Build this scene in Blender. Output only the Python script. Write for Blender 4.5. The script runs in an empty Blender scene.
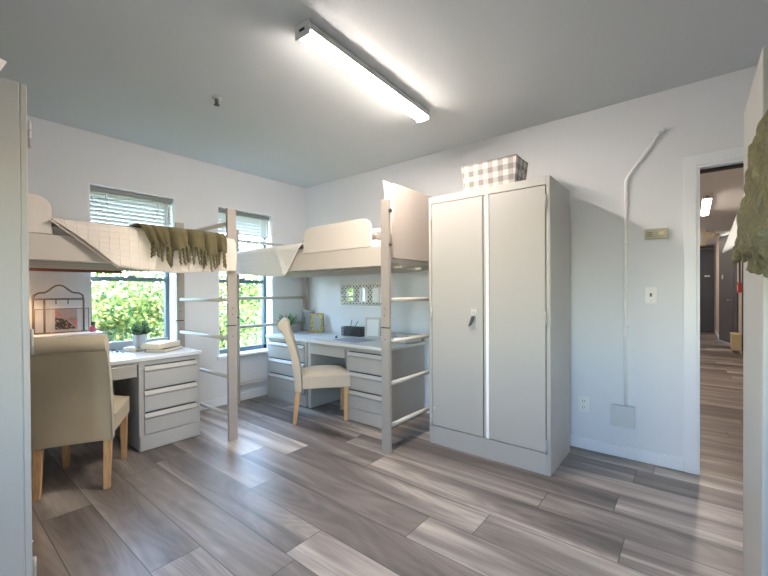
import bpy, bmesh, math, random
from mathutils import Vector, Matrix, noise
random.seed(7)
PI = math.pi
scn = bpy.context.scene
COL = scn.collection

# ------------------------------------------------------------------ materials
def lin(c):
    return tuple((v / 12.92 if v <= 0.04045 else ((v + 0.055) / 1.055) ** 2.4) for v in [x / 255 for x in c])

class NT:
    def __init__(s, name):
        s.m = bpy.data.materials.new(name); s.m.use_nodes = True
        s.t = s.m.node_tree; s.t.nodes.clear()
        s.out = s.n('ShaderNodeOutputMaterial')
    def n(s, kind, ins=None, **kw):
        nd = s.t.nodes.new(kind)
        for k, v in kw.items(): setattr(nd, k, v)
        for k, v in (ins or {}).items():
            if isinstance(v, bpy.types.NodeSocket): s.t.links.new(v, nd.inputs[k])
            else: nd.inputs[k].default_value = v
        return nd
    def link(s, a, b): s.t.links.new(a, b)
    def math(s, op, a, b=0.0, c=0.0):
        return s.n('ShaderNodeMath', {0: a, 1: b, 2: c}, operation=op).outputs[0]
    def mix(s, f, a, b, blend='MIX'):
        nd = s.n('ShaderNodeMix', data_type='RGBA', blend_type=blend)
        for i, v in ((0, f), (6, a), (7, b)):
            if isinstance(v, bpy.types.NodeSocket): s.t.links.new(v, nd.inputs[i])
            else: nd.inputs[i].default_value = v if i == 0 else (*v[:3], 1)
        return nd.outputs[2]
    def ramp(s, f, stops):
        nd = s.n('ShaderNodeValToRGB', {0: f}); e = nd.color_ramp.elements
        while len(e) < len(stops): e.new(0.5)
        for el, (p, c) in zip(e, stops): el.position = p; el.color = (*c[:3], 1)
        return nd.outputs[0]
    def coord(s, which='Object'): return s.n('ShaderNodeTexCoord').outputs[which]
    def noise(s, vec, scale, detail=2, rough=.5, dist=0):
        return s.n('ShaderNodeTexNoise', {'Vector': vec, 'Scale': scale, 'Detail': detail, 'Roughness': rough, 'Distortion': dist}).outputs[0]
    def done(s, **ins):
        p = s.n('ShaderNodeBsdfPrincipled')
        for k, v in ins.items():
            k = k.replace('_', ' ')
            if isinstance(v, bpy.types.NodeSocket): s.t.links.new(v, p.inputs[k])
            else: p.inputs[k].default_value = (*v, 1) if (isinstance(v, tuple) and len(v) == 3 and k != 'Normal') else v
        s.t.links.new(p.outputs[0], s.out.inputs[0])
        return s.m
    def bump(s, h, strength=.3, dist=.01):
        return s.n('ShaderNodeBump', {'Height': h, 'Strength': strength, 'Distance': dist}).outputs[0]

def paint(name, rgb, rough=.5, var=.03, bump=.05, scale=60, metallic=0.0, spec=.5):
    t = NT(name); v = t.coord()
    f = t.noise(v, 2.3, 3)
    c = lin(rgb)
    col = t.mix(f, tuple(x * (1 - var) for x in c), tuple(min(1, x * (1 + var)) for x in c))
    b = t.bump(t.noise(v, scale, 2), bump, .004)
    return t.done(Base_Color=col, Roughness=rough, Metallic=metallic, Normal=b, Specular_IOR_Level=spec)

def fabric(name, rgb, weave=350, rough=.95, var=.08, big=6, bump=.35):
    t = NT(name); v = t.coord()
    h = t.math('MULTIPLY', t.noise(v, weave * 1.6, 2, .7), 1.5)
    f = t.noise(v, big, 4, .6)
    c = lin(rgb)
    col = t.mix(f, tuple(x * (1 - var) for x in c), tuple(min(1, x * (1 + var)) for x in c))
    hh = t.math('ADD', t.math('MULTIPLY', h, .5), t.noise(v, 25, 3))
    return t.done(Base_Color=col, Roughness=rough, Normal=t.bump(hh, bump, .004), Sheen_Weight=.15, Specular_IOR_Level=.2)

def wood(name, rgb, axis=2, rough=.5):
    t = NT(name); v = t.coord()
    sc = [28, 28, 28]; sc[axis] = 2.2
    mp = t.n('ShaderNodeMapping', {'Vector': v, 'Scale': tuple(sc)}).outputs[0]
    f = t.noise(mp, 1.6, 5, .6, 1.2)
    c = lin(rgb)
    col = t.ramp(f, [(.3, tuple(x * .72 for x in c)), (.55, c), (.75, tuple(min(1, x * 1.18) for x in c))])
    return t.done(Base_Color=col, Roughness=rough, Normal=t.bump(f, .15, .003))

def emit(name, rgb, strength):
    t = NT(name)
    e = t.n('ShaderNodeEmission', {'Color': (*lin(rgb), 1), 'Strength': strength})
    t.link(e.outputs[0], t.out.inputs[0]); return t.m

M = {}
M['wall'] = paint('wall_paint', (224, 226, 229), .75, .012, .25, 220)
M['ceiling'] = paint('ceiling_paint', (206, 211, 213), .85, .015, .5, 260)
M['trim'] = paint('trim_paint', (232, 235, 238), .35, .01, .03)
M['locker'] = paint('locker_enamel', (173, 172, 167), .36, .015, .04, 120)
M['bedmetal'] = paint('bed_enamel', (208, 200, 189), .4, .015, .03, 120)
M['headpanel'] = paint('headboard_panel', (196, 185, 176), .5, .015, .03, 120)
M['post'] = paint('bed_post_enamel', (168, 160, 151), .4, .015, .03, 120)
M['panel'] = paint('bed_panel', (228, 219, 208), .5, .015, .03, 120)
M['deskmetal'] = paint('desk_enamel', (180, 177, 170), .42, .02, .04, 120)
M['endpanel'] = paint('end_panel_enamel', (128, 132, 132), .45, .02, .03, 120)
M['desktop'] = paint('desk_laminate', (226, 226, 224), .3, .012, .02)
M['rail'] = paint('rung_enamel', (190, 184, 174), .35, .015, .02)
M['dark'] = paint('dark_gap', (38, 38, 38), .8, .05, .02)
M['steel'] = paint('dark_steel', (96, 98, 98), .45, .04, .05, metallic=.6)
M['chrome'] = paint('chrome', (205, 205, 203), .3, .02, .0, metallic=.35)
M['strip'] = paint('strip_highlight_conduit_white', (252, 252, 250), .35, .005, .01)  # near-white stands in for light caught by the strip; conduit's own white
M['white'] = paint('white_plastic', (235, 235, 232), .4, .01, .02)
M['beigeplastic'] = paint('beige_plastic', (176, 172, 148), .5, .02, .02)
M['greyplastic'] = paint('grey_plastic', (206, 208, 207), .5, .02, .02)
M['frame'] = paint('window_frame_paint', (92, 104, 108), .4, .02, .02)
M['blind'] = None
M['chair_a'] = fabric('chair_linen_tan', (192, 179, 154))
M['chair_b'] = fabric('chair_linen_cream', (202, 190, 171))
M['leg'] = wood('pale_oak', (206, 168, 120))
M['redwood'] = wood('red_brown_wood', (120, 58, 36), 0)
M['olive'] = fabric('olive_knit', (104, 97, 70), 260, 1, .25, 14, .8)
M['olive_fluff'] = fabric('olive_bobbly_knit', (98, 92, 66), 200, 1, .35, 60, 1.0)
def fluff():
    t = NT('shaggy_olive_knit'); v = t.coord()
    a = t.noise(v, 38, 6, .75, .6); b = t.noise(v, 9, 3)
    c = lin((122, 114, 76))
    col = t.ramp(t.math('ADD', t.math('MULTIPLY', a, .7), t.math('MULTIPLY', b, .3)), [(.3, tuple(x * .45 for x in c)), (.52, c), (.72, tuple(x * 1.75 for x in c))])
    return t.done(Base_Color=col, Roughness=1.0, Normal=t.bump(a, 1.0, .02), Sheen_Weight=.2, Specular_IOR_Level=.1)
M['olive_fluff'] = fluff()
M['matt'] = fabric('mattress_ticking', (222, 218, 214), 300)
M['pillow'] = fabric('white_cotton', (240, 236, 230), 420, .9, .03)
M['pot'] = paint('white_ceramic', (216, 218, 218), .35, .02, .02)
M['soil'] = paint('potting_soil', (58, 46, 36), .95, .3, .6, 60)

def quilt(name, rgb):
    t = NT(name); v = t.coord('UV')
    mp = t.n('ShaderNodeMapping', {'Vector': v, 'Scale': (1, 1, 1)}).outputs[0]
    br = t.n('ShaderNodeTexBrick', {'Vector': mp, 'Scale': 1.0, 'Mortar Size': .0035, 'Brick Width': .055, 'Row Height': .055, 'Mortar Smooth': 1.0}, offset=0.0)
    f = t.noise(v, 40, 4, .6)
    c = lin(rgb)
    col = t.mix(f, tuple(x * .95 for x in c), c)
    col = t.mix(br.outputs['Fac'], col, tuple(x * .94 for x in c))
    h = t.math('ADD', t.math('MULTIPLY', t.math('SUBTRACT', 1.0, br.outputs['Fac']), 1.0), t.math('MULTIPLY', f, .8))
    return t.done(Base_Color=col, Roughness=.9, Normal=t.bump(h, .6, .006), Sheen_Weight=.1, Specular_IOR_Level=.2)
M['quilt'] = quilt('cream_quilt', (238, 228, 216))
M['quilt_w'] = quilt('white_quilt', (236, 233, 229))

def blind_mat():
    t = NT('blind_slat')
    d = t.n('ShaderNodeBsdfDiffuse', {'Color': (*lin((186, 189, 184)), 1)})
    tr = t.n('ShaderNodeBsdfTranslucent', {'Color': (*lin((186, 189, 184)), 1)})
    v = t.noise(t.coord(), 4, 2)
    mx = t.n('ShaderNodeMixShader', {0: t.math('MULTIPLY_ADD', v, .004, .004), 1: d.outputs[0], 2: tr.outputs[0]})
    t.link(mx.outputs[0], t.out.inputs[0]); return t.m
M['blind'] = blind_mat()

def glass_mat(name, tint=(1, 1, 1), gl=.05, rough=0.0):
    t = NT(name)
    a = t.n('ShaderNodeBsdfTransparent', {'Color': (*tint, 1)})
    g = t.n('ShaderNodeBsdfGlossy', {'Roughness': rough})
    mx = t.n('ShaderNodeMixShader', {0: gl, 1: a.outputs[0], 2: g.outputs[0]})
    t.link(mx.outputs[0], t.out.inputs[0]); return t.m
M['glass'] = glass_mat('window_glass', (.97, .99, .98))
M['mesh_pane'] = None
def mesh_pane():
    t = NT('fine_wire_mesh')
    a = t.n('ShaderNodeBsdfTransparent', {'Color': (1, 1, 1, 1)})
    d = t.n('ShaderNodeBsdfDiffuse', {'Color': (*lin((120, 112, 104)), 1)})
    v = t.noise(t.coord(), 900, 1)
    f = t.math('MULTIPLY_ADD', v, .12, .06)
    mx = t.n('ShaderNodeMixShader', {0: f, 1: a.outputs[0], 2: d.outputs[0]})
    t.link(mx.outputs[0], t.out.inputs[0]); return t.m
M['mesh_pane'] = mesh_pane()
def mirror_mat():
    t = NT('mirror_silver')
    return t.done(Base_Color=(.86, .88, .88), Metallic=1.0, Roughness=.03)
M['mirror'] = mirror_mat()
M['lattice_shade'] = paint('lattice_hole_shade', (132, 140, 140), .8, .03, .02)

def leaf_mat(name, a, b, trans=.45, dark=None):
    t = NT(name)
    v = t.coord('Object')
    info = t.n('ShaderNodeNewGeometry').outputs['Random Per Island']
    col = t.mix(info, lin(a), lin(b))
    col = t.mix(t.math('GREATER_THAN', t.math('FRACT', t.math('MULTIPLY', info, 17.0)), .8), col, lin(dark or a))
    d = t.n('ShaderNodeBsdfDiffuse', {'Color': col})
    tr = t.n('ShaderNodeBsdfTranslucent', {'Color': col})
    mx = t.n('ShaderNodeMixShader', {0: trans, 1: d.outputs[0], 2: tr.outputs[0]})
    t.link(mx.outputs[0], t.out.inputs[0]); return t.m
M['tree_leaf'] = leaf_mat('tree_leaf', (100, 126, 66), (178, 176, 108), .45, (52, 94, 60))
M['tree_leaf_b'] = leaf_mat('tree_leaf_dark', (84, 110, 58), (140, 146, 80))
M['plant_leaf'] = leaf_mat('plant_leaf', (72, 112, 78), (142, 168, 134), .3)
M['aloe'] = leaf_mat('strap_leaf', (96, 136, 92), (168, 190, 150), .35)
M['bark'] = paint('pale_bark', (176, 160, 140), .9, .2, .8, 30)
M['grass'] = paint('lawn', (84, 104, 52), .95, .2, .8, 20)

def floor_mat():
    t = NT('grey_vinyl_plank')
    uv = t.coord('UV')
    at = t.n('ShaderNodeAttribute', attribute_name='tone', attribute_type='GEOMETRY')
    sep = t.n('ShaderNodeSeparateColor', {0: at.outputs['Color']})
    tone, rnd, joint = sep.outputs[0], sep.outputs[1], sep.outputs[2]
    off = t.n('ShaderNodeCombineXYZ', {0: t.math('MULTIPLY', rnd, 37.0), 1: t.math('MULTIPLY', rnd, 91.0), 2: 0.0})
    vv = t.n('ShaderNodeVectorMath', {0: uv, 1: off.outputs[0]}, operation='ADD').outputs[0]
    m1 = t.n('ShaderNodeMapping', {'Vector': vv, 'Scale': (.45, 5.5, 1)}).outputs[0]
    broad = t.noise(m1, 1.0, 2.5, .5, 1.0)
    m2 = t.n('ShaderNodeMapping', {'Vector': vv, 'Scale': (1.6, 26.0, 1)}).outputs[0]
    fine = t.noise(m2, 1.0, 5, .6, .8)
    m3 = t.n('ShaderNodeMapping', {'Vector': vv, 'Scale': (.75, 4.2, 1)}).outputs[0]
    ring = t.math('MULTIPLY_ADD', t.math('SINE', t.math('MULTIPLY', t.noise(m3, 1.0, 1.5, .4, .5), 95.0)), .5, .5)
    m4 = t.n('ShaderNodeMapping', {'Vector': vv, 'Scale': (6.0, 170.0, 1)}).outputs[0]
    pore = t.noise(m4, 1.0, 3, .6)
    x = t.math('ADD', tone, t.math('MULTIPLY', t.math('SUBTRACT', broad, .5), 1.25))
    x = t.math('ADD', x, t.math('MULTIPLY', t.math('SUBTRACT', fine, .5), .18))
    x = t.math('ADD', x, t.math('ADD', t.math('MULTIPLY', t.math('SUBTRACT', ring, .5), .055), t.math('MULTIPLY', t.math('SUBTRACT', pore, .5), .22)))
    col = t.ramp(x, [(.0, lin((60, 54, 51))), (.3, lin((97, 89, 84))), (.55, lin((133, 124, 118))), (.78, lin((180, 170, 161))), (1.0, lin((212, 202, 192)))])
    # micro-bevel seams
    s2 = t.n('ShaderNodeSeparateXYZ', {0: uv})
    at2 = t.n('ShaderNodeAttribute', attribute_name='edge', attribute_type='GEOMETRY')
    s3 = t.n('ShaderNodeSeparateColor', {0: at2.outputs['Color']})
    ex = t.math('MINIMUM', s3.outputs[0], t.math('SUBTRACT', s3.outputs[2], s3.outputs[0]))
    ey = t.math('MINIMUM', s3.outputs[1], t.math('SUBTRACT', .223, s3.outputs[1]))
    e = t.math('MINIMUM', ex, ey)
    seam = t.math('LESS_THAN', e, .0024)
    col = t.mix(t.math('MULTIPLY', seam, .7), col, lin((48, 44, 42)))
    rough = t.math('MULTIPLY_ADD', fine, .18, .26)
    h = t.math('ADD', t.math('MULTIPLY', fine, .5), t.math('MULTIPLY', seam, -1.0))
    return t.done(Base_Color=col, Roughness=rough, Normal=t.bump(h, .12, .003), Specular_IOR_Level=.5)
M["floor"] = floor_mat()

def gingham():
    t = NT('gingham_cloth'); v = t.coord('UV')
    s = t.n('ShaderNodeSeparateXYZ', {0: v})
    a = t.math('LESS_THAN', t.math('FRACT', t.math('MULTIPLY', s.outputs[0], 1 / .078)), .5)
    b = t.math('LESS_THAN', t.math('FRACT', t.math('MULTIPLY_ADD', s.outputs[1], 1 / .078, .25)), .5)
    k = t.math('MULTIPLY', t.math('ADD', a, b), .5)
    col = t.ramp(k, [(0, lin((204, 198, 193))), (.5, lin((166, 162, 158))), (1, lin((132, 129, 126)))])
    return t.done(Base_Color=col, Roughness=.95, Normal=t.bump(t.noise(v, 300, 2), .3, .003))
M['gingham'] = gingham()

def floral():
    t = NT('floral_print'); v = t.coord('UV')
    vo = t.n('ShaderNodeTexVoronoi', {'Vector': v, 'Scale': 60.0}).outputs['Distance']
    col = t.ramp(vo, [(.25, lin((226, 214, 200))), (.42, lin((150, 128, 112))), (.5, lin((74, 64, 58)))])
    return t.done(Base_Color=col, Roughness=.6)
M['floral'] = floral()
def gilt():
    t = NT('gilt_lattice'); v = t.coord()
    vo = t.n('ShaderNodeTexVoronoi', {'Vector': v, 'Scale': 55.0}).outputs['Distance']
    col = t.ramp(vo, [(.2, lin((226, 214, 150))), (.6, lin((150, 128, 66)))])
    return t.done(Base_Color=col, Roughness=.4, Metallic=.25, Normal=t.bump(vo, .6, .01))
M['gilt'] = gilt()
M['photo'] = paint('grey_photo', (170, 172, 166), .3, .25, 0, 9)
M['paper'] = paint('white_paper', (240, 241, 243), .8, .01, .02)
M['bluepaper'] = paint('blue_grey_mat', (176, 180, 200), .7, .02, .02)
M['blackwire'] = paint('black_wicker', (74, 78, 84), .6, .2, .5, 200)
M['bookcover_pale'] = paint('pale_book_cover', (206, 210, 206), .5, .03, .03)
M['bookcover_dark'] = paint('slate_book_cover', (92, 98, 110), .5, .05, .03)
M['bookcover_tan'] = paint('tan_book_cover', (182, 168, 152), .6, .04, .03)
M['pages'] = paint('book_pages', (226, 214, 190), .9, .08, .3, 300)
M['pink'] = paint('pink_liquid', (214, 124, 150), .3, .04, .02)
M['pinkart'] = paint('pink_print', (224, 160, 160), .6, .05, .02)
M['mauveart'] = paint('mauve_print', (206, 190, 196), .6, .05, .02)
M['bronze'] = paint('bronze_wire', (112, 100, 86), .5, .06, .05, metallic=.3)
M['warmshade'] = fabric('lamp_shade_linen', (236, 224, 200), 300)
M['halldoor'] = paint('slate_door_paint', (68, 74, 84), .4, .03, .02)
M['hallwall'] = paint('hall_paint', (206, 196, 188), .8, .02, .2, 200)
M['red'] = paint('red_enamel', (190, 40, 34), .4, .03, .02)
M['cream'] = paint('cream_enamel', (216, 204, 178), .5, .03, .02)
M['yellowbox'] = paint('buff_box', (206, 190, 148), .6, .04, .02)
M['lens'] = emit('lamp_lens', (255, 241, 230), 40)
M['halllens'] = emit('hall_lamp_lens', (255, 238, 224), 13)
M['bulb'] = emit('warm_bulb', (255, 210, 165), 85)

# ------------------------------------------------------------------ helpers
def box(bm, x0, x1, y0, y1, z0, z1, bev=0.0, seg=2):
    vs = [bm.verts.new((x, y, z)) for z in (z0, z1) for y in (y0, y1) for x in (x0, x1)]
    idx = [(0, 2, 3, 1), (4, 5, 7, 6), (0, 1, 5, 4), (2, 6, 7, 3), (0, 4, 6, 2), (1, 3, 7, 5)]
    fs = [bm.faces.new([vs[i] for i in f]) for f in idx]
    if bev > 0:
        es = list({e for f in fs for e in f.edges})
        bmesh.ops.bevel(bm, geom=es, offset=bev, segments=seg, profile=.5, affect='EDGES')
    return bm
def bx(*a, **k): return box(bmesh.new(), *a, **k)

def tube(bm, pts, r, n=10, cap=True, radii=None):
    pts = [Vector(p) for p in pts]; rings = []
    up = Vector((0, 0, 1))
    prev = None
    for i, p in enumerate(pts):
        d = (pts[min(i + 1, len(pts) - 1)] - pts[max(i - 1, 0)]).normalized()
        if prev is None:
            a = d.cross(up)
            if a.length < 1e-3: a = d.cross(Vector((1, 0, 0)))
        else:
            a = prev - d * prev.dot(d)
        a.normalize(); prev = a; b = d.cross(a)
        rr = radii[i] if radii else r
        rings.append([bm.verts.new(p + (a * math.cos(2 * PI * k / n) + b * math.sin(2 * PI * k / n)) * rr) for k in range(n)])
    for r0, r1 in zip(rings, rings[1:]):
        for k in range(n):
            bm.faces.new((r0[k], r0[(k + 1) % n], r1[(k + 1) % n], r1[k])).smooth = True
    if cap:
        bm.faces.new(rings[0][::-1]); bm.faces.new(rings[-1])
    return bm
def tb(*a, **k): return tube(bmesh.new(), *a, **k)

def lathe(bm, prof, n=24, c=(0, 0, 0)):
    rings = []
    for r, z in prof:
        rings.append([bm.verts.new((c[0] + max(r, 1e-4) * math.cos(2 * PI * k / n), c[1] + max(r, 1e-4) * math.sin(2 * PI * k / n), c[2] + z)) for k in range(n)])
    for a, b in zip(rings, rings[1:]):
        for k in range(n):
            bm.faces.new((a[k], a[(k + 1) % n], b[(k + 1) % n], b[k])).smooth = True
    bm.faces.new(rings[0][::-1]); bm.faces.new(rings[-1])
    return bm

def prism(bm, poly, axis, a, b, bev=0.0):
    """extrude a 2-D polygon along axis (0,1,2) from a to b"""
    def put(p, t):
        q = list(p); q.insert(axis, t); return q
    v0 = [bm.verts.new(put(p, a)) for p in poly]; v1 = [bm.verts.new(put(p, b)) for p in poly]
    n = len(poly)
    fs = [bm.faces.new(v0[::-1]), bm.faces.new(v1)]
    for i in range(n): fs.append(bm.faces.new((v0[i], v0[(i + 1) % n], v1[(i + 1) % n], v1[i])))
    bmesh.ops.recalc_face_normals(bm, faces=fs)
    if bev > 0:
        es = list({e for f in fs[:2] for e in f.edges})
        bmesh.ops.bevel(bm, geom=es, offset=bev, segments=3, profile=.5, affect='EDGES')
    return bm

def ob(name, bm, mat, parent=None, smooth=False, loc=None, rotz=0, mods=()):
    bmesh.ops.recalc_face_normals(bm, faces=bm.faces)
    me = bpy.data.meshes.new(name); bm.to_mesh(me); bm.free()
    if mat: me.materials.append(mat)
    if smooth:
        for p in me.polygons: p.use_smooth = True
    o = bpy.data.objects.new(name, me); COL.objects.link(o)
    if parent: o.parent = parent
    if smooth == 'auto':
        b2 = bmesh.new(); b2.from_mesh(me)
        for f_ in b2.faces: f_.smooth = True
        for e_ in b2.edges:
            if len(e_.link_faces) == 2 and e_.calc_face_angle(0) > .6: e_.smooth = False
        b2.to_mesh(me); b2.free()
    if loc: o.location = loc
    o.rotation_euler.z = rotz
    for kind, kw in mods:
        m = o.modifiers.new(kind.lower(), kind)
        for k, v in kw.items(): setattr(m, k, v)
    return o

def tag(o, label, cat, group=None, kind=None):
    o['label'] = label; o['category'] = cat
    if group: o['group'] = group
    if kind: o['kind'] = kind
    return o
def thing(name, label, cat, loc=(0, 0, 0), rotz=0, group=None):
    o = bpy.data.objects.new(name, None); COL.objects.link(o)
    o.empty_display_size = .1
    o.location = loc; o.rotation_euler = (0, 0, rotz)
    return tag(o, label, cat, group)
def dup(root, label, loc, rotz=0, skip=()):
    r = root.copy(); COL.objects.link(r); r.location = loc; r.rotation_euler = (0, 0, rotz); r['label'] = label
    for ch in list(root.children):
        if ch in skip: continue
        c = ch.copy(); COL.objects.link(c); c.parent = r
        for g in list(ch.children):
            d = g.copy(); COL.objects.link(d); d.parent = c
    return r
def struct(name, bm, mat, label=None, parent=None):
    o = ob(name, bm, mat, parent)
    if not parent:
        o['kind'] = 'structure'; o['category'] = name.split('_')[0]; o['label'] = label or name.replace('_', ' ')
    return o
def grid(fn, nu, nv, lat=None):
    """surface mesh from fn(u,v)->(x,y,z) with a UV map measured in metres"""
    bm = bmesh.new(); uvl = bm.loops.layers.uv.new('UVMap')
    P = [[Vector(fn(i / nu, j / nv)) for j in range(nv + 1)] for i in range(nu + 1)]
    V = [[bm.verts.new(p) for p in row] for row in P]
    # arc lengths
    sv = [[0.0] for _ in range(nu + 1)]
    for i in range(nu + 1):
        for j in range(nv): sv[i].append(sv[i][-1] + (P[i][j + 1] - P[i][j]).length)
    L = (P[nu][nv] - P[0][nv]).length
    for i in range(nu):
        for j in range(nv):
            f = bm.faces.new((V[i][j], V[i + 1][j], V[i + 1][j + 1], V[i][j + 1])); f.smooth = True
            for lp, (a, b) in zip(f.loops, ((i, j), (i + 1, j), (i + 1, j + 1), (i, j + 1))):
                lp[uvl].uv = (a / nu * L if lat is None else P[a][b][lat], sv[a][b] if lat is None else sv[a][b])
    return bm
SOL = lambda t, off=0: ('SOLIDIFY', dict(thickness=t, offset=off))
def box_uv(o):
    me = o.data
    uv = me.uv_layers.new(name='UVMap')
    for p in me.polygons:
        n = p.normal; ax = max(range(3), key=lambda i: abs(n[i]))
        k = [i for i in range(3) if i != ax]
        for li in p.loop_indices:
            c = me.vertices[me.loops[li].vertex_index].co
            uv.data[li].uv = (c[k[0]], c[k[1]])

# ------------------------------------------------------------------ room shell
CH = 2.598
XR, YF = 5.22, -3.93           # right-hand wall, wall behind the camera
HX0, HX1, HY = 3.1, 4.72, 11.2 # hallway
WZ0, WZ1 = .525, 2.165
WIN = [(-2.33, -1.63), (-1.20, -.507)]
WT = .19

def plank_floor():
    bm = bmesh.new()
    uvl = bm.loops.layers.uv.new('UVMap')
    tone = bm.loops.layers.float_color.new('tone'); edge = bm.loops.layers.float_color.new('edge')
    PW = .223; PL = 1.52
    base = -2.63
    joints = {0: 2.14, -1: 1.28, 1: 1.05, 2: 2.50, 3: 1.84, 4: 2.87, 5: 1.6, 6: 2.2, 7: 3.30, 8: .6}
    tones = {(0, 1): .60, (0, 0): .50, (1, 1): .50, (1, 0): .42, (1, 2): .52, (2, 1): .70, (2, 0): .45, (3, 1): .36, (3, 0): .55, (4, 0): .42, (4, 1): .62,
             (5, 1): .50, (6, 1): .48, (7, 0): .50, (7, 1): .42, (-1, 1): .36, (-1, 0): .58, (-2, 1): .42}
    k0 = math.floor((YF - .1 - base) / PW); k1 = math.ceil((HY + .2 - base) / PW)
    for k in range(k0, k1):
        y0, y1 = base + k * PW, base + (k + 1) * PW
        xa, xb = (-.05, XR + .05) if y1 < .12 else (HX0 - .05, HX1 + .05)
        rr = random.Random(k * 977 + 5)
        j = joints.get(k, rr.uniform(0, PL))
        n0 = math.floor((xa - j) / PL)
        x = j + n0 * PL; i = n0
        while x < xb:
            a, b = max(x, xa), min(x + PL, xb)
            if b - a > .01:
                t = tones.get((k, i + 1), min(.72, max(.26, rr.gauss(.50, .14)))); rd = rr.random()
                vs = [bm.verts.new((p, q, 0)) for p, q in ((a, y0), (b, y0), (b, y1), (a, y1))]
                f = bm.faces.new(vs)
                for lp, (p, q) in zip(f.loops, ((a, y0), (b, y0), (b, y1), (a, y1))):
                    lp[uvl].uv = (p, q); lp[tone] = (t, rd, 0, 1); lp[edge] = (p - x, q - y0, PL, 1)
            x += PL; i += 1
    o = ob('floor', bm, M['floor']); o['kind'] = 'structure'; o['category'] = 'floor'
    o['label'] = 'grey-brown wood-look plank floor of the room and hallway'
plank_floor()

struct('ceiling', bx(-.2, XR + .1, YF - .1, .0, CH, CH + .12), M['ceiling'], 'pale grey painted ceiling over the room')
# window wall with two openings
bm = bmesh.new()
ys = [YF - .1, WIN[0][0], WIN[0][1], WIN[1][0], WIN[1][1], .12]
for i in range(5):
    if i in (1, 3):
        box(bm, -WT, 0, ys[i], ys[i + 1], 0, WZ0); box(bm, -WT, 0, ys[i], ys[i + 1], WZ1, CH)
    else: box(bm, -WT, 0, ys[i], ys[i + 1], 0, CH)
struct('wall_left', bm, M['wall'], 'white painted wall with the two windows')
DX0, DX1, DZ = 4.0, 4.92, 2.045
bm = bmesh.new()
box(bm, 0, DX0 - .0, 0, .12, 0, CH); box(bm, DX1, XR + .1, 0, .12, 0, CH); box(bm, DX0, DX1, 0, .12, DZ, CH)
struct('wall_back', bm, M['wall'], 'white painted wall behind the locker with the doorway')
struct('wall_right', bx(XR, XR + .1, YF - .1, 0, 0, CH), M['wall'], 'white painted wall at the right, behind the near locker')
W3 = (3.55, 4.6, .8, 1.85)
bm = bmesh.new()
box(bm, 0, W3[0], YF - .12, YF, 0, CH); box(bm, W3[1], XR, YF - .12, YF, 0, CH)
box(bm, W3[0], W3[1], YF - .12, YF, 0, W3[2]); box(bm, W3[0], W3[1], YF - .12, YF, W3[3], CH)
struct('wall_front', bm, M['wall'], 'white painted wall with a window behind the viewpoint')
w = thing('window_3', 'window in the wall behind the viewpoint', 'window'); w['kind'] = 'structure'
bm = bmesh.new()
for a, b in ((W3[0], W3[0] + .05), ((W3[0] + W3[1]) / 2 - .025, (W3[0] + W3[1]) / 2 + .025), (W3[1] - .05, W3[1])): box(bm, a, b, YF - .1, YF - .05, W3[2], W3[3])
for a, b in ((W3[2], W3[2] + .05), (W3[3] - .05, W3[3])): box(bm, W3[0], W3[1], YF - .1, YF - .05, a, b)
ob('window_frame', bm, M['frame'], w)
ob('window_pane', bx(W3[0] + .04, W3[1] - .04, YF - .078, YF - .074, W3[2] + .04, W3[3] - .04), M['glass'], w)
ob('window_sill', bx(W3[0] - .03, W3[1] + .03, YF - .045, YF + .03, W3[2] - .03, W3[2] - .001, bev=.004), M['trim'], w)

def base(name, x0, x1, y0, y1, label):
    struct(name, bx(x0, x1, y0, y1, 0, .085, bev=.004), M['trim'], label)
base('baseboard_left', .001, .014, YF, -.016, 'white baseboard under the windows')
base('baseboard_back', .001, DX0 - .066, -.017, -.001, 'white baseboard along the wall with the doorway')
base('baseboard_right', XR - .014, XR - .001, YF, -.016, 'white baseboard along the right wall')

for n, (y0, y1) in enumerate(WIN, 1):
    w = thing('window_%d' % n, ['window at left, partly behind the loft bed with the olive throw', 'window nearest the room corner'][n - 1], 'window', (0, 0, 0)); w['kind'] = 'structure'
    fx0, fx1 = -WT + .01, -WT + .06
    bm = bmesh.new()      # white lining of the reveal
    box(bm, -WT, -.002, y0, y0 + .012, WZ0, WZ1); box(bm, -WT, -.002, y1 - .012, y1, WZ0, WZ1)
    box(bm, -WT, -.002, y0 + .012, y1 - .012, WZ1 - .012, WZ1)
    ob('reveal_lining', bm, M['trim'], w)
    ob('window_sill', bx(-WT, .025, y0 - .02, y1 + .02, WZ0 - .025, WZ0 + .012, bev=.004), M['trim'], w)
    bm = bmesh.new(); a, b = y0 + .012, y1 - .012; z0, z1 = WZ0 + .012, WZ1 - .012
    box(bm, fx0, fx1, a, a + .035, z0, z1); box(bm, fx0, fx1, b - .035, b, z0, z1)
    box(bm, fx0, fx1, a, b, z0, z0 + .05); box(bm, fx0, fx1, a, b, z1 - .04, z1)
    ob('window_frame', bm, M['frame'], w)
    ob('meeting_rail', bx(fx0 - .005, fx1 + .012, a + .03, b - .03, 1.335, 1.375, bev=.003), M['frame'], w)
    ob('window_pane', bx(fx0 + .02, fx0 + .024, a + .03, b - .03, z0 + .04, z1 - .03), M['glass'], w)
    ob('sash_latch', bx(fx1, fx1 + .03, (a + b) / 2 - .03, (a + b) / 2 + .03, 1.375, 1.39, bev=.003), M['frame'], w)

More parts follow.
